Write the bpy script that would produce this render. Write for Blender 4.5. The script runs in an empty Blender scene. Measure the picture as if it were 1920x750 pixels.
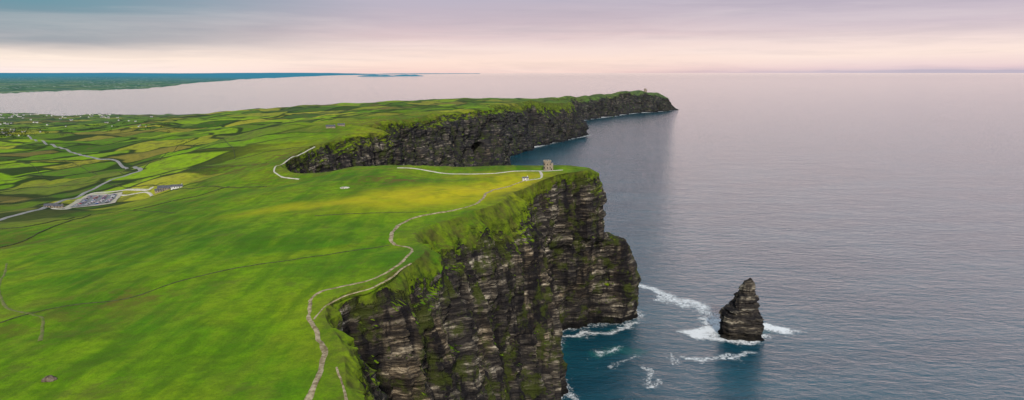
import bpy, bmesh, math, random
import numpy as np
from mathutils import Vector
random.seed(4); rng=np.random.default_rng(7)
scene=bpy.context.scene
H=302.0; F=1251.0; PITCH=math.atan(239/1251.0)
cp,sp=math.cos(PITCH),math.sin(PITCH)

# ---------------- noise ----------------
def _h(ix,iy,iz,seed):
    n=(ix.astype(np.int64)*374761393+iy.astype(np.int64)*668265263+iz.astype(np.int64)*2147483647%4294967291+iz.astype(np.int64)*1274126177+seed*974634777)&0xFFFFFFFF
    n=((n^(n>>13))*1274126177)&0xFFFFFFFF
    n=((n^(n>>16))*2246822519)&0xFFFFFFFF
    n=n^(n>>15)
    return (n&0xFFFFFF)/float(0xFFFFFF)
def vn(x,y,z=0.0,seed=0):
    x=np.asarray(x,float); y=np.asarray(y,float); z=np.asarray(z,float)+np.zeros_like(x)
    x0=np.floor(x);y0=np.floor(y);z0=np.floor(z)
    fx=x-x0;fy=y-y0;fz=z-z0
    fx=fx*fx*(3-2*fx);fy=fy*fy*(3-2*fy);fz=fz*fz*(3-2*fz)
    r=0
    for a in (0,1):
        for b in (0,1):
            for c in (0,1):
                w=(fx if a else 1-fx)*(fy if b else 1-fy)*(fz if c else 1-fz)
                r=r+w*_h(x0+a,y0+b,z0+c,seed)
    return r
def fbm(x,y,z=0.0,o=4,seed=0,g=.5):
    r=0;a=1;t=0;f=1.0
    for i in range(o):
        r=r+a*vn(x*f+i*17.3,y*f-i*9.1,np.asarray(z)*f,seed+i); t+=a; a*=g; f*=2.03
    return r/t
def sstep(a,b,x):
    t=np.clip((x-a)/(b-a),0,1); return t*t*(3-2*t)

# ---------------- terrain height ----------------
C=np.array([(-50,-400,190),(-500,-400,165),(-50,0,194),(-300,0,185),(-900,0,140),(-50,200,196),(-200,200,190),(-400,300,175),
(-80,420,195),(-200,450,190),(-30,600,194),(-150,620,190),(40,760,192),(-50,740,191),(-130,740,195),(-200,700,191),(-240,760,178),(-300,600,178),
(-400,500,165),(-300,850,180),(-566,891,132),(-600,766,140),(-450,850,150),(-331,1117,180),(-262,1366,182),(-400,1200,178),(-550,1100,158),
(-737,1305,112),(-500,1500,172),(-285,1560,184),(-240,1900,188),(-60,2080,186),(-400,2000,178),(-800,2000,140),(-1200,1700,100),
(-1698,2361,82),(-1000,2600,130),(30,2750,178),(270,3230,166),(-300,3000,168),(-600,3540,160),(-170,3650,166),(-1100,3470,130),
(-1700,3700,70),(-2600,4900,0),(-3837,5030,0),(-2500,4200,20),(-3300,3300,30),(-3000,2000,70),(-1800,1300,90),(-1200,800,110),
(-1500,0,120),(-900,400,132),(300,3700,160),(500,4500,155),(1000,5250,160),(1200,5480,130),(700,5300,110),(0,4600,60),(0,5000,0),
(-1000,4700,10),(-1000,5100,-20),(-2600,5200,-15),(-3837,5400,-20),(-4000,6000,-40),(-1500,6000,-40),(200,5600,-20),(-6000,4900,0),
(-6000,3000,60),(-6000,0,120),(-3000,-500,120)],float)
S=1000.0
P_=C[:,:2]/S
def tps(r2): return np.where(r2>1e-12,0.5*r2*np.log(np.maximum(r2,1e-12)),0)
n=len(C)
K=tps(((P_[:,None]-P_[None])**2).sum(-1))+np.eye(n)*1e-4
A=np.zeros((n+3,n+3));A[:n,:n]=K;A[:n,n]=1;A[:n,n+1:]=P_;A[n,:n]=1;A[n+1:,:n]=P_.T
sol=np.linalg.solve(A,np.concatenate([C[:,2],[0,0,0]]))
def hland(x,y):
    x=np.asarray(x,float);y=np.asarray(y,float);sh=x.shape
    x=x.ravel();y=y.ravel()
    out=np.full(x.shape,sol[n])+sol[n+1]*x/S+sol[n+2]*y/S
    for i in range(n):
        out+=sol[i]*tps((x/S-P_[i,0])**2+(y/S-P_[i,1])**2)
    r=np.hypot(x,y)
    out+=11*np.exp(-((x+606)**2+(y-1237)**2)/75**2)+14*np.exp(-(((x+513)/160)**2+((y-1420)/110)**2))
    out+=7*np.exp(-(((x+215)/60)**2+((y-1545)/60)**2))
    w=sstep(500,1400,r)
    out+=(fbm(x/120,y/120,0,3,5)-.5)*(10+14*w)+(fbm(x/700,y/700,0,3,8)-.5)*24*w*sstep(10,60,out)
    out+=(fbm(x/22,y/22,0,3,15)-.5)*1.2
    out=np.where(out>205,205+(out-205)*.3,out)
    return out.reshape(sh)
def ray(px,py):
    dx=(px-960)/F;dy=(375-py)/F
    return dx,cp+dy*sp,-sp+dy*cp
def sea(px,py,z=0):
    a,b,c=ray(px,py);t=(H-z)/-c
    return (a*t,b*t)
def site(px,py):
    a,b,c=ray(px,py)
    Y=np.geomspace(120,9000,1600);t=Y/b
    g=(H+c*t)-hland(a*t,Y)
    i=np.argmax(g<0) if (g<0).any() else len(Y)-1
    return (a*t[i],Y[i])
def sites(l): return [site(*p) for p in l]

# ---------------- materials ----------------
def mat(name):
    m=bpy.data.materials.new(name);m.use_nodes=True
    nt=m.node_tree
    for nd in list(nt.nodes): nt.nodes.remove(nd)
    return m,nt
class G:
    def __init__(s,nt): s.nt=nt
    def _set(s,sock,v):
        if isinstance(v,bpy.types.NodeSocket): s.nt.links.new(v,sock)
        elif v is not None:
            if isinstance(v,tuple) and len(v)==3 and sock.type=='RGBA': v=v+(1,)
            sock.default_value=v
    def n(s,t,ins={},**p):
        nd=s.nt.nodes.new(t)
        for k,v in p.items(): setattr(nd,k,v)
        for k,v in ins.items(): s._set(nd.inputs[k],v)
        return nd
    def math(s,op,a,b=None,clamp=False):
        nd=s.n('ShaderNodeMath',operation=op,use_clamp=clamp);s._set(nd.inputs[0],a)
        if b is not None:s._set(nd.inputs[1],b)
        return nd.outputs[0]
    def mix(s,f,a,b,mode='MIX'):
        nd=s.n('ShaderNodeMix',data_type='RGBA',blend_type=mode)
        s._set(nd.inputs[0],f);s._set(nd.inputs[6],a);s._set(nd.inputs[7],b)
        return nd.outputs[2]
    def noise(s,vec,scale,detail=4,rough=.55,dist=0):
        nd=s.n('ShaderNodeTexNoise',{'Vector':vec,'Scale':scale,'Detail':detail,'Roughness':rough,'Distortion':dist})
        return nd.outputs[0]
    def scale(s,vec,v):
        nd=s.n('ShaderNodeVectorMath',operation='MULTIPLY');s._set(nd.inputs[0],vec);nd.inputs[1].default_value=v
        return nd.outputs[0]
    def rng(s,v,a,b,c=0,d=1,smooth=True):
        nd=s.n('ShaderNodeMapRange',interpolation_type='SMOOTHSTEP' if smooth else 'LINEAR')
        s._set(nd.inputs[0],v);nd.inputs[1].default_value=a;nd.inputs[2].default_value=b;nd.inputs[3].default_value=c;nd.inputs[4].default_value=d
        return nd.outputs[0]
    def ramp(s,f,stops):
        nd=s.n('ShaderNodeValToRGB');s._set(nd.inputs[0],f);cr=nd.color_ramp
        while len(cr.elements)<len(stops): cr.elements.new(.5)
        for e,(p,c) in zip(cr.elements,stops): e.position=p;e.color=c+(1,)
        return nd.outputs[0]
    def attr(s,nm): return s.n('ShaderNodeAttribute',attribute_name=nm).outputs['Fac']
    def out(s,sh): s.nt.links.new(sh,s.n('ShaderNodeOutputMaterial').inputs[0])
    def bsdf(s,col,rough=.9,bump=None,spec=.2,**k):
        ins={'Base Color':col,'Roughness':rough,'Specular IOR Level':spec}
        if bump is not None: ins['Normal']=bump
        ins.update(k)
        return s.n('ShaderNodeBsdfPrincipled',ins).outputs[0]

def terrain_material():
    m,nt=mat('headland_grass_and_rock');g=G(nt)
    geo=g.n('ShaderNodeNewGeometry');pos=geo.outputs['Position']
    sep=g.n('ShaderNodeSeparateXYZ',{0:pos});nz=g.n('ShaderNodeSeparateXYZ',{0:geo.outputs['Normal']}).outputs[2]
    # grass
    a=g.noise(pos,1/90,4,.55);b=g.noise(pos,1/9,6,.7);c=g.noise(pos,.9,3,.7);a2=g.noise(pos,1/150,4,.6,.6)
    str_=g.noise(g.n('ShaderNodeMapping',{'Vector':pos,'Rotation':(0,0,.9),'Scale':(.07,.012,.02)}).outputs[0],1,5,.6)
    base=g.mix(g.rng(a,.38,.62),(.075,.215,.003),(.165,.315,.003))
    base=g.mix(g.rng(a2,.49,.62,0,.65),base,(.26,.34,.006))
    base=g.mix(g.rng(a2,.35,.47,.7,0),base,(.038,.135,.003))
    base=g.mix(g.rng(str_,.45,.62,0,.45),base,(.23,.33,.010))
    base=g.mix(g.rng(str_,.36,.5,.5,0),base,(.048,.14,.004))
    base=g.mix(g.rng(b,.38,.62,.45,0),base,(.045,.105,.004))
    base=g.mix(g.rng(g.noise(pos,1/30,7,.72),.56,.66,0,.5),base,(.11,.13,.02))
    base=g.mix(g.rng(c,.3,.6,.3,0),base,(.045,.085,.004))
    patch=g.noise(pos,1/28,6,.65)
    yl=g.attr('yellow')
    base=g.mix(g.math('MULTIPLY',g.rng(patch,.3,.55,.5,1),yl),base,(.50,.43,.010))
    br=g.attr('brown')
    bm=g.math('MULTIPLY',g.rng(g.noise(pos,1/16,6,.7),.42,.62),br)
    base=g.mix(bm,base,(.13,.10,.022))
    # farm fields
    fp=g.n('ShaderNodeMapping',{'Vector':pos,'Rotation':(0,0,.5),'Scale':(1/170,1/130,.0001)}).outputs[0]
    fpd=g.n('ShaderNodeVectorMath',operation='ADD');nt.links.new(fp,fpd.inputs[0])
    nn=g.n('ShaderNodeTexNoise',{'Vector':pos,'Scale':1/300,'Detail':1}).outputs[1]
    nt.links.new(g.scale(nn,(.7,.7,0)),fpd.inputs[1])
    v=g.n('ShaderNodeTexVoronoi',{'Vector':fpd.outputs[0],'Scale':1.0,'Randomness':.7},feature='F1',distance='CHEBYCHEV')
    ve=g.n('ShaderNodeTexVoronoi',{'Vector':fpd.outputs[0],'Scale':1.0,'Randomness':.7},feature='F2',distance='CHEBYCHEV')
    de=g.math('SUBTRACT',ve.outputs['Distance'],v.outputs['Distance'])
    r=g.n('ShaderNodeSeparateXYZ',{0:v.outputs['Color']}).outputs[0]
    fc=g.ramp(r,[(0,(.03,.085,.012)),(.16,(.18,.35,.006)),(.32,(.28,.41,.012)),(.45,(.06,.14,.012)),(.58,(.42,.41,.03)),(.7,(.18,.13,.04)),(.82,(.13,.28,.008)),(1,(.04,.085,.02))])
    fc=g.mix(g.rng(b,.3,.65,.4,0),fc,(.04,.08,.01))
    fc=g.mix(g.rng(patch,.50,.64,0,.6),fc,(.12,.10,.035))
    fc=g.mix(g.rng(g.noise(pos,1/60,6,.75),.54,.66,0,.6),fc,(.035,.075,.015))
    fc=g.mix(g.rng(de,.03,.10,.92,0),fc,(.012,.026,.010))
    fm=g.math('MULTIPLY',g.attr('farm'),.94)
    base=g.mix(fm,base,fc)
    # rock
    warp=g.noise(pos,1/50,3)
    sv=g.n('ShaderNodeVectorMath',operation='ADD');nt.links.new(g.scale(pos,(.028,.028,.26)),sv.inputs[0])
    cz=g.n('ShaderNodeCombineXYZ',{2:g.math('MULTIPLY',warp,1.0)});nt.links.new(cz.outputs[0],sv.inputs[1])
    st=g.noise(sv.outputs[0],1,6,.72)
    st2=g.noise(g.scale(pos,(.12,.12,.6)),1,5,.7)
    col=g.noise(g.scale(pos,(.07,.07,.008)),1,6,.66)
    big=g.noise(g.scale(pos,(1/34,1/34,1/44)),1,5,.62)
    rk=g.ramp(st,[(.30,(.014,.013,.014)),(.42,(.040,.036,.034)),(.49,(.085,.074,.062)),(.55,(.23,.195,.145)),(.62,(.62,.55,.43))])
    rk=g.mix(g.rng(st2,.42,.54,.75,0),rk,(.024,.021,.020))
    rk=g.mix(g.rng(big,.47,.56,.88,0),rk,g.mix(.72,rk,(.022,.020,.023)))
    rk=g.mix(g.rng(g.noise(pos,1/60,4,.6),.5,.62,0,.35),rk,g.mix(1.0,rk,(1.0,.78,.48),'MULTIPLY'))
    rk=g.mix(g.rng(col,.42,.52,.85,0),rk,(.013,.012,.015))
    moss=g.math('MULTIPLY',g.rng(g.noise(pos,1/20,6,.7),.50,.60,0,.75),g.rng(g.attr('rock'),1.6,2.0,1,0))
    rk=g.mix(moss,rk,(.060,.078,.012))
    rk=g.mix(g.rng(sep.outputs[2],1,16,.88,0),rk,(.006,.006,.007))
    # masks
    up=g.rng(nz,.35,.72)
    e=g.math('ADD',g.attr('rock'),g.math('MULTIPLY',g.math('SUBTRACT',g.noise(pos,1/17,6,.7),.5),2.0))
    e=g.math('SUBTRACT',e,g.math('MULTIPLY',up,.5))
    rm=g.rng(e,.40,.50)
    slope=g.rng(nz,.60,.985,.92,0)
    sg=g.mix(g.rng(g.noise(pos,1/8,7,.75),.38,.6),(.025,.042,.006),(.12,.175,.008))
    sg=g.mix(g.rng(g.noise(pos,1/20,5,.7),.48,.62,0,.6),sg,(.07,.055,.022))
    gcol=g.mix(slope,base,sg)
    gcol=g.mix(g.math('MULTIPLY',g.attr('edge'),g.rng(g.noise(pos,1/6,5,.7),.38,.62,.1,.9)),gcol,(.09,.085,.022))
    rk=g.mix(g.attr('far_rock_shade'),rk,(.026,.028,.036))  # distant shade and haze painted into the rock colour
    gcol=g.mix(g.attr('haze_tint'),gcol,(.065,.105,.085))  # aerial haze painted into the grass colour by distance
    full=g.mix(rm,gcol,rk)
    gb=g.math('ADD',g.math('MULTIPLY',b,.9),g.math('MULTIPLY',c,.3))
    rb=g.math('ADD',g.math('MULTIPLY',st,6.0),g.math('ADD',g.math('MULTIPLY',st2,2.5),g.math('MULTIPLY',col,5.0)))
    hm=g.n('ShaderNodeMix',data_type='FLOAT');nt.links.new(rm,hm.inputs[0]);nt.links.new(gb,hm.inputs[2]);nt.links.new(rb,hm.inputs[3])
    bp=g.n('ShaderNodeBump',{'Height':hm.outputs[0],'Strength':.85,'Distance':1.0}).outputs[0]
    g.out(g.bsdf(full,.95,bp,.1))
    return m
TERR=terrain_material()

def simple(name,c1,c2,sc=1,rough=.9,bump=.3,detail=5):
    m,nt=mat(name);g=G(nt);pos=g.n('ShaderNodeTexCoord').outputs['Object']
    nn=g.noise(pos,sc,detail,.65)
    bp=g.n('ShaderNodeBump',{'Height':nn,'Strength':bump,'Distance':.3}).outputs[0]
    g.out(g.bsdf(g.mix(g.rng(nn,.35,.65),c1,c2),rough,bp))
    return m

# ---------------- mesh helpers ----------------
def link(o): scene.collection.objects.link(o);return o
def grid_mesh(name,co,keep=None,material=None,attrs={},flip=False,smooth=True):
    R,Cn=co.shape[:2]
    idx=np.arange(R*Cn).reshape(R,Cn)
    q=np.stack([idx[:-1,:-1],idx[1:,:-1],idx[1:,1:],idx[:-1,1:]],-1).reshape(-1,4)
    if flip:q=q[:,::-1]
    if keep is not None:
        k=keep.ravel()[q].all(1);q=q[k]
    v=co.reshape(-1,3)
    used=np.zeros(len(v),bool);used[q.ravel()]=True
    remap=np.cumsum(used)-1;v=v[used];q=remap[q]
    me=bpy.data.meshes.new(name)
    me.vertices.add(len(v));me.vertices.foreach_set('co',v.astype(np.float32).ravel())
    me.loops.add(len(q)*4);me.loops.foreach_set('vertex_index',q.astype(np.int32).ravel())
    me.polygons.add(len(q));me.polygons.foreach_set('loop_start',np.arange(0,len(q)*4,4,dtype=np.int32))
    me.polygons.foreach_set('use_smooth',np.full(len(q),smooth))
    me.update(calc_edges=True);me.validate()
    for k,a in attrs.items():
        at=me.attributes.new(k,'FLOAT','POINT');at.data.foreach_set('value',a.reshape(-1)[used].astype(np.float32))
    if material:me.materials.append(material)
    return link(bpy.data.objects.new(name,me))
def py_mesh(name,vs,fs,mats,mi=None,smooth=False,add=True):
    me=bpy.data.meshes.new(name);me.from_pydata([tuple(v) for v in vs],[],fs)
    for m in mats:me.materials.append(m)
    if mi: me.polygons.foreach_set('material_index',mi)
    if smooth:me.polygons.foreach_set('use_smooth',[True]*len(fs))
    me.update();o=bpy.data.objects.new(name,me)
    return link(o) if add else o

def ground_attrs(x,y):
    r=np.hypot(x,y)
    farm=np.maximum(sstep(650,950,r)*sstep(-330,-520,x),sstep(1600,2100,r)*.85)
    farm=np.maximum(farm,sstep(900,1300,y)*.5*sstep(-300,-420,x))
    def blob(cx,cy,sx,sy,a=0):
        ca,sa=math.cos(a),math.sin(a);u=((x-cx)*ca+(y-cy)*sa)/sx;v=(-(x-cx)*sa+(y-cy)*ca)/sy
        return np.exp(-(u*u+v*v)**1.5)
    yel=blob(-75,590,75,55,.5)*.9+blob(0,660,60,40,.9)*.8+blob(-10,720,60,25)*.5+blob(-180,560,60,20,.3)*.5
    yel+=.25*blob(-420,1100,150,120)+.4*blob(-450,1500,160,120)+.35*blob(-260,1300,60,100)
    brn=blob(-125,680,38,22)*1.1+blob(-230,300,60,35)*.4+blob(-420,950,100,60)*.8+blob(-320,1020,50,70)*.7+blob(-200,330,30,14)*.6
    brn+=blob(-420,500,60,60)*.5+blob(-650,1050,120,80)*.7+blob(-300,1700,120,300)*.6+blob(0,2700,250,350)*.9+blob(-100,3300,500,400)*.9+blob(900,5200,400,400)*.9+.12
    brn+=sstep(500,800,r)*.35
    haze_tint=sstep(1800,7000,r)*.55
    return dict(farm=np.clip(farm,0,1),yellow=np.clip(yel,0,1),brown=np.clip(brn,0,1),haze_tint=np.clip(haze_tint,0,.8),far_rock_shade=sstep(750,2600,r)*.62)

# ---------------- coastline stations: top xy, base xy, grass drop, grass frac, bench ----------------
ST=[(-30,-700,30,-700,10,.2,0),(-30,-100,25,-100,10,.2,0),(-42,100,12,110,10,.2,0),
(-54,196,-4,200,5,.10,0),(-68,250,-18,258,4,.08,0),(-84,285,-36,290,4,.06,0),(-85,312,-38,325,4,.06,0),(-68,337,-26,352,6,.10,0),
(-54,370,-12,388,8,.12,0),(-54,400,-6,412,10,.15,0),(-64,427,-5,440,12,.18,0),(-66,452,-4,468,16,.26,0),(-52,485,2,500,20,.32,0),
(-34,512,18,528,20,.32,0),(-12,548,36,560,18,.28,0),(0,605,42,592,20,.28,0),(20,650,26,645,18,.3,0),(42,690,22,705,14,.2,0),
(60,716,46,745,8,.10,.4),(74,728,82,762,8,.10,1),(86,742,150,782,10,.10,1.0),(86,762,160,812,10,.10,1),(56,784,128,850,12,.15,.8),
(0,782,60,850,8,.15,0),(-60,776,-40,840,6,.1,0),(-137,800,-120,855,6,.1,0),(-190,806,-170,870,6,.15,0),(-245,800,-215,895,6,.12,0),
(-292,840,-250,910,5,.10,0),(-318,930,-272,960,5,.08,0),(-330,1020,-285,1040,5,.08,0),(-325,1117,-280,1140,5,.08,0),(-300,1240,-255,1250,6,.08,0),(-262,1350,-215,1365,8,.14,0),
(-340,1430,-285,1440,10,.2,0),(-320,1540,-250,1570,12,.2,0),(-250,1750,-185,1770,12,.2,0),(-195,1900,-125,1890,8,.15,0),(-130,2000,-70,1975,6,.12,0),
(-62,2070,-20,2060,6,.12,0),(-90,2250,-35,2250,12,.2,0),(-60,2450,-20,2480,14,.2,0),(30,2750,95,2760,22,.3,0),(130,2950,230,3030,50,.45,0),
(265,3220,350,3241,30,.3,.5),(262,3400,350,3420,20,.2,0),(200,3600,290,3620,15,.2,0),(260,4000,370,3980,15,.2,0),(400,4380,470,4350,15,.2,0),(600,4750,700,4700,12,.15,0),
(830,5120,910,5050,12,.15,0),(1030,5300,1120,5240,15,.2,0),(1180,5460,1315,5480,25,.3,.4),(1190,5560,1330,5580,25,.3,.4),(1080,5640,1200,5740,20,.2,0),(800,5450,850,5600,15,.2,0),(500,5250,520,5380,8,.2,0),(200,5150,200,5200,3,.2,0)]
ST=np.array(ST,float)
def catmull(Pt,m):
    N=len(Pt);u=np.linspace(0,N-1,(N-1)*m+1);i=np.clip(u.astype(int),0,N-2);t=(u-i)[:,None]
    g=lambda k:Pt[np.clip(k,0,N-1)]
    p0,p1,p2,p3=g(i-1),g(i),g(i+1),g(i+2)
    return .5*((2*p1)+(-p0+p2)*t+(2*p0-5*p1+4*p2-p3)*t*t+(-p0+3*p1-3*p2+p3)*t**3)
D=catmull(ST,60)
mid=(D[:,:2]+D[:,2:4])/2
seg=np.maximum(np.hypot(*np.diff(D[:,:2],axis=0).T),np.hypot(*np.diff(D[:,2:4],axis=0).T))
rr=np.hypot(mid[:-1,0],mid[:-1,1])
sp_=np.where(mid[:-1,1]<150,12,np.maximum(1.1,rr*.0022))
cum=np.concatenate([[0],np.cumsum(seg/sp_)])
ns=int(cum[-1]);q=np.linspace(0,cum[-1],ns)
Q=np.stack([np.interp(q,cum,D[:,k]) for k in range(7)],1)
T=Q[:,:2];B=Q[:,2:4];M=(T+B)/2
def sm(a,k):
    ker=np.hanning(k+2)[1:-1];ker/=ker.sum();p=np.pad(a,((k//2,k//2),(0,0)),'edge')
    return np.stack([np.convolve(p[:,i],ker,'valid') for i in range(a.shape[1])],1)
Ms=sm(M,31);tg=np.gradient(Ms,axis=0);nd=np.stack([tg[:,1],-tg[:,0]],1);nd/=np.linalg.norm(nd,axis=1,keepdims=True)+1e-9
rs=np.hypot(M[:,0],M[:,1])
hT=hland(T[:,0],T[:,1])
K1,K2,K3=9,22,160
rows=K1+K2+K3
co=np.zeros((rows,ns,3));rock=np.zeros((rows,ns));edge=np.zeros((rows,ns))
gd=Q[:,4];gf=Q[:,5];bench=np.clip(Q[:,6],0,1)
gdn=gd*(.4+1.2*vn(M[:,0]/16,M[:,1]/16,0,31))
for j in range(K1):
    a=j/K1;W=10+rs*.02;w=W*(1-a)
    xy=T-nd*w[:,None]
    lift=.12+.0004*rs
    z=hland(xy[:,0],xy[:,1])+lift-(2+.002*rs)*(1-sstep(0,.35,a))
    co[j,:,:2]=xy;co[j,:,2]=z;edge[j]=a**2*.7
for j in range(K2):
    a=j/K2
    xy=T+(B-T)*(gf*a)[:,None]
    co[K1+j,:,:2]=xy
    zz=hT+.12+.0004*rs-gdn*(a**1.35)
    zz+=(fbm(xy[:,0]/9,xy[:,1]/9,0,3,77)-.5)*5*sstep(0,.4,a)
    co[K1+j,:,2]=zz;rock[K1+j]=.38*a**1.5;edge[K1+j]=.7*(1-a)
fb_x=np.array([0,.10,.36,.42,.46,1]);fb_y=np.array([0,.06,.14,.50,.64,1])
zt=hT+.12+.0004*rs-gdn
for j in range(K3):
    a=(j+.0)/(K3-1)
    f=a**1.0;fb=np.interp(a,fb_x,fb_y)
    ff=f*(1-bench)+fb*bench
    off=gf+(1-gf)*ff
    co[K1+K2+j,:,:2]=T+(B-T)*off[:,None]
    co[K1+K2+j,:,2]=zt*(1-a)-6*a
    rock[K1+K2+j]=.38+.75*np.clip(a*zt/22,0,1)
X,Y,Z=co[...,0],co[...,1],co[...,2]
far=np.clip(rs/900,.8,3.0)[None]
env=np.zeros(rows);env[K1:K1+K2]=sstep(0,1,np.arange(K2)/K2)*.4;env[K1+K2:]=.4+.6*sstep(0,.15,np.arange(K3)/K3)
env=env[:,None]
c1=1-np.abs(2*fbm(X/(44*far),Y/(44*far),Z/300,2,3)-1)
c2=1-np.abs(2*fbm(X/(17*far),Y/(17*far),Z/130,3,9)-1)
c5=1-np.abs(2*fbm(X/(7*far),Y/(7*far),Z/60,3,19)-1)
c3=fbm(X/(4*far),Y/(4*far),Z/6,4,12,.6)-.5
c4=fbm(X/34,Y/34,Z/38,4,22)-.5
zl=Z+6*vn(X/70,Y/70,0,44)
lay=sstep(.38,.62,fbm(X/55,Y/55,zl/(6.5*far),3,51,.6))-.5
lay2=sstep(.42,.58,fbm(X/26,Y/26,zl/(2.6*far),2,52))-.5
lm=.25+1.2*vn(X/30,Y/30,Z/30,57)
dA=((c1-.72)*38+(c2-.70)*21+(c5-.68)*6)*(1-.35*bench[None])
disp=far**.7*(dA+c3*5+c4*15+(lay*2.6+lay2*1.1)*lm)
disp*=env
cave=np.exp(-(((X+112)**2+(Y-1985)**2)/30**2)**2)*sstep(100,85,Z)
disp-=cave*80
co[...,0]+=nd[None,:,0]*disp;co[...,1]+=nd[None,:,1]*disp
co[K1+K2:,:,2]+=(c3*2.0*env)[K1+K2:]
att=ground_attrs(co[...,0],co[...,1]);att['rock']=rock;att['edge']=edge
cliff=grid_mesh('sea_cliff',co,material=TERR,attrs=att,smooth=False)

# ---------------- land sheet ----------------
az=np.radians(np.arange(-118,62,.22));rad=np.geomspace(25,9500,900)
RR,AA=np.meshgrid(rad,az,indexing='ij')
X=RR*np.sin(AA);Y=RR*np.cos(AA);Z=hland(X,Y)
poly=np.concatenate([T[::4],np.array([[0,5600],[-2000,9000],[-12000,9000],[-12000,-4000],[-30,-4000]])])
xf,yf=X.ravel(),Y.ravel();ins=np.zeros(xf.shape,bool)
for i in range(len(poly)):
    x1,y1=poly[i];x2,y2=poly[(i+1)%len(poly)]
    if y1==y2:continue
    c=((y1>yf)!=(y2>yf))&(xf<(x2-x1)*(yf-y1)/(y2-y1)+x1);ins^=c
Tp=T[::3];d2=np.full(xf.shape,1e12)
cand=ins&(xf>-900)
xc,yc=xf[cand],yf[cand];dd=np.full(xc.shape,1e12)
for i in range(len(Tp)-1):
    ax,ay=Tp[i];bx,by=Tp[i+1]-Tp[i];L=bx*bx+by*by+1e-9
    t=np.clip(((xc-ax)*bx+(yc-ay)*by)/L,0,1);dd=np.minimum(dd,(xc-ax-t*bx)**2+(yc-ay-t*by)**2)
d2[cand]=dd
keep=ins&(np.sqrt(d2)>(1.5+.006*RR.ravel()))&(Z.ravel()>-6)
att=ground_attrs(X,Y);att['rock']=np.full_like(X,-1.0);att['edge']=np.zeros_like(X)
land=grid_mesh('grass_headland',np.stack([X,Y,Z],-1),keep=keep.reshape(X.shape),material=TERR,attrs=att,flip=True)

# ---------------- sea ----------------
def sea_material():
    m,nt=mat('sea_water');g=G(nt);pos=g.n('ShaderNodeNewGeometry').outputs['Position']
    big=g.noise(g.scale(pos,(1/300,1/140,0)),1,5,.65)
    n1=g.noise(g.n('ShaderNodeMapping',{'Vector':pos,'Rotation':(0,0,.45),'Scale':(.04,.09,0)}).outputs[0],1,7,.66,.4);n2=g.noise(g.scale(pos,(.3,.5,0)),1,3,.6)
    n3=g.noise(g.n('ShaderNodeMapping',{'Vector':pos,'Rotation':(0,0,.6),'Scale':(.007,.017,0)}).outputs[0],1,4,.6,.4)
    hgt=g.math('ADD',g.math('MULTIPLY',n1,7.5),g.math('ADD',g.math('MULTIPLY',n2,.8),g.math('MULTIPLY',n3,7.0)))
    bp=g.n('ShaderNodeBump',{'Height':hgt,'Strength':.38,'Distance':1.0}).outputs[0]
    col=g.mix(g.rng(big,.35,.65),(.002,.050,.082),(.006,.078,.115))
    di=g.n('ShaderNodeBsdfDiffuse',{'Color':col}).outputs[0]
    gl=g.n('ShaderNodeBsdfGlossy',{'Color':(1,1,1),'Roughness':.08,'Normal':bp}).outputs[0]
    fr=g.n('ShaderNodeFresnel',{'IOR':1.58,'Normal':g.n('ShaderNodeBump',{'Height':hgt,'Strength':.40,'Distance':1.0}).outputs[0]}).outputs[0]
    g.out(g.n('ShaderNodeMixShader',{0:fr,1:di,2:gl}).outputs[0])
    return m
SEA=sea_material()
az=np.radians(np.arange(-180,180.1,2));rad=np.concatenate([[1],np.geomspace(100,500000,60)])
RR,AA=np.meshgrid(rad,az,indexing='ij')
grid_mesh('sea',np.stack([RR*np.sin(AA),RR*np.cos(AA),0*RR],-1),material=SEA,flip=True)

def foam_material():
    m,nt=mat('sea_foam');g=G(nt);pos=g.n('ShaderNodeNewGeometry').outputs['Position']
    n1=g.noise(pos,1/8,9,.82,2.2);n2=g.noise(pos,1/1.8,5,.7,1.0)
    f=g.math('ADD',g.attr('foam'),g.math('MULTIPLY',g.math('SUBTRACT',g.math('ADD',g.math('MULTIPLY',n1,.7),g.math('MULTIPLY',n2,.3)),.5),5.0))
    a=g.rng(f,.38,1.1,0,1.0)
    s=g.rng(g.math('ADD',g.attr('shallow'),g.math('MULTIPLY',g.math('SUBTRACT',g.noise(pos,1/14,5,.7),.5),1.6)),.45,1.1,0,.5)
    tr=g.n('ShaderNodeBsdfTransparent').outputs[0]
    sh=g.bsdf((.02,.20,.20),.3,None,.4);fo=g.bsdf((.80,.82,.84),.9)
    m1=g.n('ShaderNodeMixShader',{0:s,1:tr,2:sh}).outputs[0];m2=g.n('ShaderNodeMixShader',{0:a,1:m1,2:fo}).outputs[0]
    g.out(m2);return m
FOAM=foam_material()
gx,gy=np.meshgrid(np.arange(-20,520,2.0),np.arange(400,1000,2.0),indexing='ij')
def dpl(x,y,pts):
    d=np.full(x.shape,1e9)
    for (ax,ay),(bx,by) in zip(pts[:-1],pts[1:]):
        vx,vy=bx-ax,by-ay;t=np.clip(((x-ax)*vx+(y-ay)*vy)/(vx*vx+vy*vy+1e-9),0,1)
        d=np.minimum(d,np.hypot(x-ax-t*vx,y-ay-t*vy))
    return d
def S_(l): return [sea(*p) for p in l]
foam=np.zeros(gx.shape)
wx=gx+(fbm(gx/22,gy/22,0,4,61)-.5)*30;wy=gy+(fbm(gx/22,gy/22,0,4,62)-.5)*30
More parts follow.
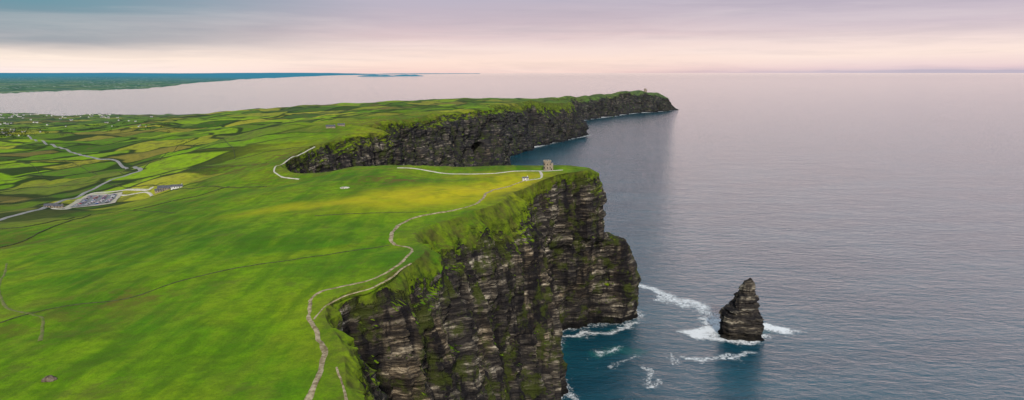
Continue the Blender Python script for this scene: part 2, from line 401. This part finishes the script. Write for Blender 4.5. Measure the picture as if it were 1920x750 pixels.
for l,w,s in [([(1188,536),(1215,543),(1245,553),(1275,566),(1310,575)],13,.9),([(1250,560),(1300,575),(1340,590),(1350,605)],15,.75),
  ([(1285,670),(1310,672),(1350,670),(1402,665)],7,.8),([(1310,628),(1345,620),(1360,612)],15,1.3),([(1420,612),(1445,615),(1468,620)],14,1.3),
  ([(1335,605),(1355,600)],14,1.0),([(1218,690),(1219,725)],5,.65),([(1125,660),(1160,652)],9,.75),([(1045,672),(1050,692)],8,.8),([(1255,662),(1262,675)],5,.55),
  ([(1160,690),(1200,668)],5,.55),([(1198,604),(1150,620),(1060,632)],8,.85),([(1345,632),(1389,642),(1430,630)],9,1.0),([(1040,640),(1030,680),(1060,740)],9,.75)]:
    foam=np.maximum(foam,s*(1-sstep(.0,1.7,dpl(wx,wy,S_(l))/w)))
shal=np.maximum.reduce([1-sstep(0,26,dpl(gx,gy,S_([(1120,665),(1160,655),(1190,660)]))),.8*(1-sstep(0,25,dpl(gx,gy,S_([(1340,620),(1389,635),(1440,622)])))),
   .6*(1-sstep(0,22,dpl(gx,gy,S_([(1055,700),(1060,640),(1195,606)]))))])
grid_mesh('sea_foam',np.stack([gx,gy,0*gx+.12],-1),material=FOAM,attrs=dict(foam=foam,shallow=shal))
sel=Q[:,1]>180
Bq=B[sel];nq=nd[sel];rq=rs[sel]
strip=[];fa=[]
for k in range(9):
    t=k/8;strip.append(np.concatenate([Bq+nq*((-26+t*50)*(np.clip(rq/1300,.6,2.0)))[:,None],np.full((len(Bq),1),.25)],1))
    fa.append((.5+.5*vn(Bq[:,0]/60,Bq[:,1]/60,0,3))*(1-sstep(.5,1,t)))
fa=np.array(fa)
grid_mesh('surf',np.array(strip),material=FOAM,attrs=dict(foam=fa,shallow=fa*0))

# ---------------- sea stack ----------------
sx,sy=sea(1389,628)
prof=[(628,1355,1425),(605,1353,1425),(580,1356,1421),(572,1359,1419),(565,1369,1416),(550,1373,1413),(541,1380,1411),(533,1384,1408),(526,1389,1405)]
zz=np.array([0,12,27,33,37,46,51,58,65.0]);m=.592
lft=np.array([(p[1]-1389)*m for p in prof]);rgt=np.array([(p[2]-1389)*m for p in prof])
nz_,na=150,190;zs=np.linspace(-6,65,nz_);th=np.linspace(0,2*np.pi,na)
Zs,Th=np.meshgrid(zs,th,indexing='ij')
Lr=np.interp(Zs,zz,lft);Rr=np.interp(Zs,zz,rgt);cx=(Lr+Rr)/2;w=(Rr-Lr)/2
ce,se=np.cos(Th),np.sin(Th);pw=.65
xx=cx+w*np.sign(ce)*np.abs(ce)**pw;yy=w*.8*np.sign(se)*np.abs(se)**pw
wx_,wy_=xx+sx,yy+sy
l1=sstep(.42,.58,fbm(wx_/40,wy_/40,Zs/4.2,2,71))-.5;l2=sstep(.42,.58,vn(wx_/12,wy_/12,Zs/1.6,72))-.5
dd=l1*3.6+l2*1.6+(fbm(wx_/5,wy_/5,Zs/8,3,73)-.5)*6+(1-np.abs(2*fbm(wx_/9,wy_/9,Zs/90,2,74)-1)-.7)*7
dd*=np.clip(w/16,.3,1)
xx+=ce*dd;yy+=se*dd
crag=(vn(wx_/4,wy_/4,0,75)-.35)*7+(wx_-sx-5)*.15
body=np.stack([xx+sx,yy+sy,Zs+crag*sstep(55,65,Zs)],-1)
cxy=body[-1].mean(0)
caps=[]
for t in (.25,.5,.75,1):
    b_=body[-1]*(1-t)+cxy*t;b_[:,2]+=(vn(b_[:,0]/3,b_[:,1]/3,0,79)-.4)*5*(1 if t<1 else .3);caps.append(b_)
body=np.concatenate([body,np.array(caps)])
at=dict(rock=np.full(body.shape[:2],2.6));at.update({k:np.zeros(body.shape[:2]) for k in('edge','farm','yellow','brown','haze_tint','far_rock_shade')})
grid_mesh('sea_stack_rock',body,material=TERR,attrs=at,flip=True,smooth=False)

# ---------------- draped ribbons ----------------
def resample(pts,step):
    P=np.array(pts,float);P=catmull(P,20) if len(P)>2 else P
    s=np.concatenate([[0],np.cumsum(np.hypot(*np.diff(P,axis=0).T))]);k=max(2,int(s[-1]/step))
    t=np.linspace(0,s[-1],k);return np.stack([np.interp(t,s,P[:,i]) for i in (0,1)],1)
def ribbon(name,pts,width,off,material,step=2.0,jit=.25,raised=0,wob=0):
    P=resample(pts,step);tg=np.gradient(P,axis=0);nn=np.stack([tg[:,1],-tg[:,0]],1);nn/=np.linalg.norm(nn,axis=1,keepdims=True)+1e-9
    if wob: P=P+nn*((fbm(P[:,0]/14,P[:,1]/14,0,3,93)-.5)*wob)[:,None]
    ts=[-1,-.6,0,.6,1] if not raised else [-1,-.8,-.4,.4,.8,1]
    out=[]
    for t in ts:
        j=1+jit*(2*vn(P[:,0]/6+t*3,P[:,1]/6,0,91)-1)
        xy=P+nn*(t*width/2*j)[:,None]
        z=hland(xy[:,0],xy[:,1])+off
        if raised: z=z-.3 if abs(t)==1 else z+raised*(.75+.5*vn(P[:,0]/2,P[:,1]/2,0,5))
        elif abs(t)==1: z=z-off*.8-.05
        out.append(np.concatenate([xy,z[:,None]],1))
    return grid_mesh(name,np.array(out),material=material)
DIRT=simple('path_gravel',(.17,.13,.06),(.46,.37,.24),.35)
PALE=simple('pale_path',(.42,.38,.30),(.60,.56,.48),.3)
ASPH=simple('asphalt',(.20,.195,.19),(.30,.29,.28),.2)
STONE=simple('field_wall_stone',(.03,.04,.014),(.08,.09,.04),.5)
CP=[(560,775),(575,750),(592,720),(605,690),(609,665),(602,640),(588,612),(580,590),(583,568),(600,549),(640,538),(690,528),(720,515),(745,498),(768,478),(768,466),(742,459),(733,445),(740,430),(765,413),(800,403),(840,397),(885,386),(905,372),(925,357),(975,343),(1005,335),(1040,324)]
cps=sites(CP)
ribbon('cliff_path',cps,2.4,.38,DIRT,1.2,.6,wob=3)
ribbon('side_track',sites([(592,600),(612,575),(645,556),(690,543),(730,524),(770,495)]),1.2,.35,DIRT,1.2,.7,wob=3)
ribbon('worn_track',sites([(632,690),(640,720),(648,760)]),1.0,.4,DIRT,1.2,.6,wob=2)
ribbon('headland_path',sites([(745,315),(775,316),(800,320),(840,326),(880,327),(920,326),(950,323),(1000,321),(1030,321),(1055,319)]),3,.5,PALE,2,.1)
ribbon('tower_path',sites([(1012,321),(1016,330),(1010,336),(985,340)]),3,.55,PALE,2,.1)
ribbon('bay_path',sites([(562,337),(540,334),(520,328),(514,321),(522,311),(540,300),(565,289),(590,276)]),2.8,.6,PALE,2,.15)
ribbon('road',sites([(-60,430),(0,413),(60,396),(110,379),(160,361),(200,342),(240,328),(263,320),(255,315),(225,307),(180,297),(150,290),(110,276),(80,264),(55,256)]),7,.7,ASPH,4,.05)
ribbon('car_park_road',sites([(100,391),(125,392),(165,366),(200,361),(240,356),(275,357),(285,352)]),6,.6,PALE,3,.1)
ribbon('car_park_road',sites([(222,366),(250,364),(278,362),(285,368)]),4,.62,PALE,3,.1)
walls=[[(0,465),(30,458),(60,445),(90,430),(130,415),(170,403)],[(0,607),(60,588),(140,572),(240,560),(330,530),(420,508),(560,486),(650,472),(730,460)],
 [(200,345),(240,352),(300,350),(420,352),(500,350)],[(0,340),(60,333),(130,330),(200,318)],[(0,362),(60,352),(120,348),(190,340)],
 [(280,300),(330,285),(380,268),(420,262)],[(420,262),(440,290),(430,300)],[(250,395),(350,372),(430,350)],[(590,405),(690,400),(800,398)],
 [(440,300),(500,285),(560,276)],[(80,330),(60,310),(20,300)],[(300,330),(360,318),(430,312),(500,306)],[(0,385),(50,376),(100,370)],
 [(0,430),(60,424),(140,408)],[(170,403),(250,395),(330,400)],[(0,300),(80,290),(140,288)],[(270,318),(300,300),(350,265)],[(100,300),(150,312),(230,326)]]
for i_,wl in enumerate(walls): ribbon('stone_wall',sites(wl),.6 if i_ in(1,8,14) else .95,.02,STONE,2.5,.5,raised=.3 if i_ in(1,8,14) else .7)
TRK=simple('worn_track',(.10,.15,.02),(.18,.17,.06),.3)
ribbon('worn_track',sites([(12,495),(8,515),(0,530),(0,555),(18,580),(60,590),(80,600),(75,640)]),1.4,.2,TRK,2,.5)

# ---------------- buildings ----------------
WALL=simple('castle_stone',(.20,.16,.12),(.38,.32,.25),1.2);WHITE=simple('white_render',(.5,.5,.48),(.7,.7,.68),.05)
SLATE=simple('slate_roof',(.06,.065,.08),(.12,.12,.14),.8);DARK=simple('dark_opening',(.01,.01,.012),(.02,.02,.022),1)
def box(vs,fs,mi,x0,x1,y0,y1,z0,z1,m=0):
    b=len(vs);vs+=[(x0,y0,z0),(x1,y0,z0),(x1,y1,z0),(x0,y1,z0),(x0,y0,z1),(x1,y0,z1),(x1,y1,z1),(x0,y1,z1)]
    for f in [(0,3,2,1),(4,5,6,7),(0,1,5,4),(1,2,6,5),(2,3,7,6),(3,0,4,7)]: fs.append(tuple(b+i for i in f));mi.append(m)
def cyl(vs,fs,mi,cx,cy,r0,r1,z0,z1,n=24,m=0):
    b=len(vs)
    for i in range(n):
        a=2*math.pi*i/n;vs.append((cx+r0*math.cos(a),cy+r0*math.sin(a),z0))
    for i in range(n):
        a=2*math.pi*i/n;vs.append((cx+r1*math.cos(a),cy+r1*math.sin(a),z1))
    for i in range(n): fs.append((b+i,b+(i+1)%n,b+n+(i+1)%n,b+n+i));mi.append(m)
    fs.append(tuple(b+n+i for i in range(n)));mi.append(m)
def tower(name,loc,s=1.0):
    vs,fs,mi=[],[],[]
    cyl(vs,fs,mi,0,0,4.3,4.0,-2,9.4)
    cyl(vs,fs,mi,0,0,4.35,4.35,9.4,10.0)
    for i in range(10):
        a=2*math.pi*i/10;x,y=3.9*math.cos(a),3.9*math.sin(a);box(vs,fs,mi,x-.65,x+.65,y-.55,y+.55,10.0,11.4)
    box(vs,fs,mi,3.0,6.6,-2.4,1.6,-2,7.2)
    for x in (3.5,4.9,6.2):
        for y in (-2.0,1.2): box(vs,fs,mi,x-.35,x+.35,y-.35,y+.35,7.2,8.2)
    for z in (2.2,6.2):
        for a in (-90,-140,-40,180): 
            x,y=4.12*math.cos(math.radians(a)),4.12*math.sin(math.radians(a));box(vs,fs,mi,x-.45,x+.45,y-.35,y+.35,z,z+1.7,1)
    box(vs,fs,mi,4.2,5.2,-2.46,-2.2,-1,2.2,1)
    o=py_mesh(name,vs,fs,[WALL,DARK],mi);o.location=loc;o.scale=(s,s,s);return o
tx,ty=site(1026,319);tower('round_stone_tower',(tx,ty,float(hland(tx,ty))))
tx,ty=1044,5300
tower('ruined_stone_tower',(tx,ty,float(hland(tx,ty))),2.0)
def house_geo(vs,fs,mi,x,y,z,L,Wd,h,rot,chim=True):
    c,s=math.cos(rot),math.sin(rot);lv,lf,lm=[],[],[]
    box(lv,lf,lm,-L/2,L/2,-Wd/2,Wd/2,-2,h,0)
    b=len(lv);e=.35;r=Wd*.38
    lv+=[(-L/2-e,-Wd/2-e,h-.1),(L/2+e,-Wd/2-e,h-.1),(L/2+e,Wd/2+e,h-.1),(-L/2-e,Wd/2+e,h-.1),(-L/2-e,0,h+r),(L/2+e,0,h+r)]
    for f in [(0,1,5,4),(2,3,4,5),(3,2,1,0)]: lf.append(tuple(b+i for i in f));lm.append(1)
    for f in [(0,4,3),(1,2,5)]: lf.append(tuple(b+i for i in f));lm.append(0)
    if chim: box(lv,lf,lm,L/2-1.2,L/2-.4,-.4,.4,h+r*.6,h+r+.9,0)
    for k in range(int(L//3)):
        xx=-L/2+1.5+k*3;box(lv,lf,lm,xx-.5,xx+.5,-Wd/2-.03,-Wd/2+.1,.9,2.1,2)
    b0=len(vs)
    vs+=[(x+c*a-s*b_,y+s*a+c*b_,z+d) for a,b_,d in lv];fs+=[tuple(b0+i for i in f) for f in lf];mi+=lm
def hz(x,y): return float(hland(x,y))
vs,fs,mi=[],[],[]
for i in range(120):
    t=random.random()
    if t<.55: px,py=random.uniform(-60,210),random.uniform(212,222)
    elif t<.8: px,py=random.gauss(25,25),random.uniform(242,256)
    else: px,py=random.uniform(-40,300),random.uniform(216,238)
    x,y=site(px,py);z=hz(x,y)
    if z<3: continue
    s_=.6 if y<3200 else 1
    house_geo(vs,fs,mi,x,y,z,random.uniform(9,18)*s_,random.uniform(6,9)*s_,random.uniform(2.8,4)*s_,random.uniform(0,3.1))
py_mesh('village_houses',vs,fs,[WHITE,SLATE,DARK],mi)
LEAF=simple('hedge_foliage',(.008,.018,.008),(.03,.055,.015),.12)
vs,fs=[],[]
for i in range(280):
    t=random.random()
    px,py=(random.gauss(25,30),random.uniform(243,258)) if t<.45 else (random.uniform(-40,330),random.uniform(214,250))
    x,y=site(px,py);z=hz(x,y)
    if z<3:continue
    x+=random.uniform(-20,20);y+=random.uniform(-20,20);z=hz(x,y)
    for k in range(26):
        cx_,cy_,cz_=x+random.gauss(0,6),y+random.gauss(0,5),z+random.uniform(.5,6);s_=random.uniform(1,2.4);b=len(vs)
        for m_ in range(3): vs.append((cx_+random.uniform(-s_,s_),cy_+random.uniform(-s_,s_),cz_+random.uniform(-s_,s_)))
        fs.append((b,b+1,b+2))
py_mesh('hedgerow_trees',vs,fs,[LEAF])
for px,py,L,r in [(96,389,14,.3),(110,390,10,.3),(985,338,6,.2),(332,353,14,.3),(312,356,20,.2),(300,360,12,.5),(620,240,18,.3),(640,236,14,.1)]:
    vs,fs,mi=[],[],[];x,y=site(px,py);house_geo(vs,fs,mi,0,0,0,L,L*.45,2.6,r);o=py_mesh('stone_cottage',vs,fs,[WHITE if px in(985,332) else WALL,SLATE,DARK],mi);o.location=(x,y,hz(x,y))
cpk=sites([(120,391),(164,367),(226,363),(212,381),(150,396)])
a0=np.array(cpk[0]);a1=np.array(cpk[1]);a2=np.array(cpk[2]);a3=np.array(cpk[3])
def bil(s,t): return (a0*(1-s)+a1*s)*(1-t)+(a3*(1-s)+a2*s)*t
def lot(name,m0,m1,off,material):
    gr=np.array([[np.append(bil(s,t),0) for s in np.linspace(m0,m1,25)] for t in np.linspace(m0,m1,25)])
    gr[...,2]=hland(gr[...,0],gr[...,1])+off
    return grid_mesh(name,gr,material=material)
lot('gravel_apron',-.06,1.06,.72,simple('apron_gravel',(.36,.32,.24),(.48,.44,.35),.2))
lot('car_park',.07,.93,.92,simple('car_park_surface',(.15,.155,.16),(.22,.225,.23),.2))
paints=[simple('car_paint_%s'%k,c,c,1,.35,0) for k,c in dict(white=(.7,.7,.72),silver=(.4,.41,.43),red=(.4,.03,.03),blue=(.04,.09,.3),black=(.02,.02,.022)).items()]
GL=simple('car_glass',(.02,.025,.03),(.02,.025,.03),1,.1,0);TY=simple('tyre',(.02,.02,.02),(.02,.02,.02),1)
def car_mesh(pm):
    vs,fs,mi=[],[],[]
    sec=[(-2.15,.35,.75,.8),(-2.05,.3,.95,.88),(-1.2,.3,1.0,.9),(1.1,.3,.95,.9),(2.0,.3,.8,.86),(2.2,.4,.65,.78)]
    for x,z0,z1,hw in sec: vs+=[(x,-hw,z0),(x,hw,z0),(x,hw,z1),(x,-hw,z1)]
    for i in range(5):
        a=i*4
        for k in range(4): fs.append((a+k,a+(k+1)%4,a+4+(k+1)%4,a+4+k));mi.append(0)
    fs+= [(3,2,1,0),(20,21,22,23)];mi+=[0,0]
    b=len(vs);vs+=[(-1.9,-.82,.97),(1.0,-.82,.95),(1.0,.82,.95),(-1.9,.82,.97),(-1.5,-.66,1.45),(.3,-.66,1.45),(.3,.66,1.45),(-1.5,.66,1.45)]
    for f in [(0,1,5,4),(1,2,6,5),(2,3,7,6),(3,0,4,7)]: fs.append(tuple(b+i for i in f));mi.append(1)
    fs.append((b+4,b+5,b+6,b+7));mi.append(0)
    for wx in(-1.35,1.35):
        for wy in(-.9,.7):
            b=len(vs);n=12
            for yy in(wy,wy+.2):
                for i in range(n): vs.append((wx+.33*math.cos(i*math.tau/n),yy,.33+.33*math.sin(i*math.tau/n)))
            for i in range(n): fs.append((b+i,b+(i+1)%n,b+n+(i+1)%n,b+n+i));mi.append(2)
            fs.append(tuple(b+i for i in range(n)));fs.append(tuple(b+n+i for i in range(n)));mi+=[2,2]
    o=py_mesh('parked_car',vs,fs,[pm,GL,TY],mi,add=False);return o.data
cms=[car_mesh(p) for p in paints]
dirv=a1-a0;ang=math.atan2(dirv[1],dirv[0])
for t in (.18,.40,.62,.84):
    for s in np.linspace(.12,.88,int(np.linalg.norm(dirv)*.76/3.1)):
        if random.random()<.3: continue
        p=bil(s,t);o=link(bpy.data.objects.new('parked_car',random.choice(cms)));o.location=(p[0],p[1],hz(*p)+.95);o.rotation_euler=(0,0,ang+math.pi/2+random.uniform(-.03,.03))
def rock_obj(name,px,py,s,material,sq=.5):
    bm=bmesh.new();bmesh.ops.create_icosphere(bm,subdivisions=4,radius=1)
    for v in bm.verts:
        p=v.co;d=.7+.7*float(fbm(np.array([p.x*1.5+px]),np.array([p.y*1.5]),np.array([p.z*1.5]),4,5)[0]);v.co=Vector((p.x*d*s,p.y*d*s*.7,p.z*d*s*sq))
    me=bpy.data.meshes.new(name);bm.to_mesh(me);bm.free();me.materials.append(material)
    x,y=site(px,py);o=link(bpy.data.objects.new(name,me));o.location=(x,y,hz(x,y));return o
rock_obj('stone_cairn',93,714,2.4,simple('cairn_stone',(.07,.05,.035),(.2,.16,.12),.8),.7)
rock_obj('pale_rock_outcrop',647,353,4.5,simple('pale_rock',(.2,.18,.13),(.6,.57,.5),.5),.3)

# ---------------- distant coast ----------------
sh=[(-200,182),(0,177),(60,174),(150,171),(230,168),(300,165),(345,158),(430,152),(445,149.5),(520,146),(600,142.5),(700,140),(900,138.2),(960,137.6)]
sp2=[sea(*p) for p in sh];azs=np.array([math.atan2(x,y) for x,y in sp2]);rsh=np.array([math.hypot(x,y) for x,y in sp2])
az=np.linspace(math.radians(-75),azs[-2],700);t=np.linspace(0,1,160)
TT,AA=np.meshgrid(t,az,indexing='ij')
r0=np.interp(AA,azs,rsh);r0=r0*(1+.16*(fbm(AA*60,AA*0,0,5,101)-.5))
RR=r0+(np.maximum(120000,r0*1.2)-r0)*TT**2
X=RR*np.sin(AA);Y=RR*np.cos(AA)
inl=(RR-r0)
Z=-8+sstep(0,900,inl+ (fbm(X/900,Y/900,0,4,103)-.5)*1600)*14
fade=1-sstep(math.radians(-9),azs[-2],AA)
Z+=sstep(500,9000,inl)*fbm(X/3000,Y/3000,0,4,105)*60+sstep(8000,50000,inl)*(60+220*fbm(AA*9,RR/30000,0,4,107))*(.15+.85*fade)
Z=np.where(TT>.999,-50,Z)
def dist_mat():
    m,nt=mat('distant_coast');g=G(nt);pos=g.n('ShaderNodeNewGeometry').outputs['Position']
    v=g.n('ShaderNodeTexVoronoi',{'Vector':g.scale(pos,(1/260,1/420,0)),'Scale':1.0});r=g.n('ShaderNodeSeparateXYZ',{0:v.outputs['Color']}).outputs[0]
    c=g.ramp(r,[(0,(.04,.10,.08)),(.3,(.10,.20,.11)),(.55,(.05,.12,.11)),(.8,(.17,.23,.13)),(1,(.06,.15,.11))])
    v2=g.n('ShaderNodeTexVoronoi',{'Vector':g.scale(pos,(1/90,1/200,0)),'Scale':1.0})
    sp_=g.math('MULTIPLY',g.rng(v2.outputs[0],.16,.26,1,0),g.rng(g.noise(pos,1/1500,3),.40,.54,0,.9))
    c=g.mix(sp_,c,(.7,.72,.72))
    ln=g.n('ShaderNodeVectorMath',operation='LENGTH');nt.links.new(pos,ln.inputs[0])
    c=g.mix(g.rng(ln.outputs['Value'],14000,50000,0,1),c,(.05,.23,.33))  # blue aerial haze painted into the far land colour
    g.out(g.bsdf(c,1,None,0));return m
DM=dist_mat()
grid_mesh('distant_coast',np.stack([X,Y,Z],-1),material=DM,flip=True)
for (pa,pb,py) in [(670,745,143.2),(735,795,142.6)]:
    x1,y1=sea(pa,py);x2,y2=sea(pb,py);u_=np.linspace(0,1,60);v_=np.linspace(-1,1,12);V_,U_=np.meshgrid(v_,u_,indexing='ij')
    X=x1+(x2-x1)*U_;Y=y1+V_*1800*np.sin(U_*math.pi)**.5;Z=-4+(1-V_**2)*np.sin(U_*math.pi)**.6*(60+90*vn(U_*7,V_,0,3))
    grid_mesh('distant_island',np.stack([X,Y,Z],-1),material=DM)

# ---------------- world ----------------
SE=math.radians(34);SAZ=math.radians(176)
w=bpy.data.worlds.new('World');scene.world=w;w.use_nodes=True;nt=w.node_tree
for nd_ in list(nt.nodes): nt.nodes.remove(nd_)
g=G(nt);dirn=g.n('ShaderNodeTexCoord').outputs['Generated'];s=g.n('ShaderNodeSeparateXYZ',{0:dirn})
zz_=s.outputs[2];xx_=s.outputs[0]
wob=g.math('MULTIPLY',g.math('SUBTRACT',g.noise(g.scale(dirn,(1.6,1.6,14)),1.0,5,.6),.5),.045)
zw=g.math('ADD',zz_,wob)
f=g.math('POWER',g.math('MAXIMUM',zw,0.0),.5)
HI=[(.37,(1.75,1.26,1.20)),(.47,(1.45,1.08,1.10)),(.58,(.40,.56,.70)),(.70,(.20,.40,.54)),(1,(.40,.48,.58))]  # unseen sky above the view, boosted pink then teal for sea reflections
mid_=g.ramp(f,[(0,(.92,.64,.60)),(.13,(1.02,.78,.68)),(.19,(.94,.74,.69)),(.24,(.74,.56,.58)),(.29,(.56,.46,.53)),(.335,(.50,.45,.55))]+HI)
lef=g.ramp(f,[(0,(1.05,.88,.84)),(.13,(1.05,.88,.76)),(.165,(.84,.72,.65)),(.2,(.36,.38,.42)),(.26,(.20,.30,.36)),(.32,(.10,.29,.37))]+HI)
rig=g.ramp(f,[(0,(.54,.47,.58)),(.08,(.82,.62,.65)),(.16,(1.02,.82,.74)),(.21,(.92,.74,.71)),(.26,(.66,.54,.60)),(.32,(.46,.40,.52))]+HI)
cl=g.mix(g.rng(xx_,-.60,-.12,1,0),mid_,lef);cl=g.mix(g.rng(xx_,.05,.55),cl,rig)
st=g.noise(g.scale(dirn,(2.5,2.5,38)),1.0,6,.6,.3)
cl=g.mix(g.rng(st,.4,.7,0,.35),cl,g.mix(.5,cl,(1,.88,.84)))
cl=g.mix(g.rng(g.noise(g.scale(dirn,(4,4,60)),1.0,6,.65,.4),.35,.55,.24,0),cl,g.mix(.5,cl,(.28,.27,.35)))
sky=g.n('ShaderNodeTexSky',sky_type='NISHITA',sun_disc=False,sun_elevation=SE,sun_rotation=SAZ)
b1=g.n('ShaderNodeBackground',{0:cl,1:.95}).outputs[0];b2=g.n('ShaderNodeBackground',{0:sky.outputs[0],1:.006}).outputs[0]
ad=g.n('ShaderNodeAddShader',{0:b1,1:b2}).outputs[0]
nt.links.new(ad,g.n('ShaderNodeOutputWorld').inputs[0])
sl=bpy.data.lights.new('sun','SUN');sl.energy=3.0;sl.angle=math.radians(4);sl.color=(1,.92,.80)
so=link(bpy.data.objects.new('sun',sl))
d=Vector((math.sin(SAZ)*math.cos(SE),math.cos(SAZ)*math.cos(SE),math.sin(SE)))
so.rotation_euler=d.to_track_quat('Z','Y').to_euler();so.location=(300,-300,800)
cam=bpy.data.cameras.new('camera');cam.sensor_width=36;cam.lens=36*F/1920;cam.clip_start=1;cam.clip_end=900000
coo=link(bpy.data.objects.new('camera',cam));coo.location=(0,0,H);coo.rotation_euler=(math.pi/2-PITCH,0,0);scene.camera=coo
scene.view_settings.view_transform='Standard';scene.view_settings.look='None';scene.view_settings.exposure=0
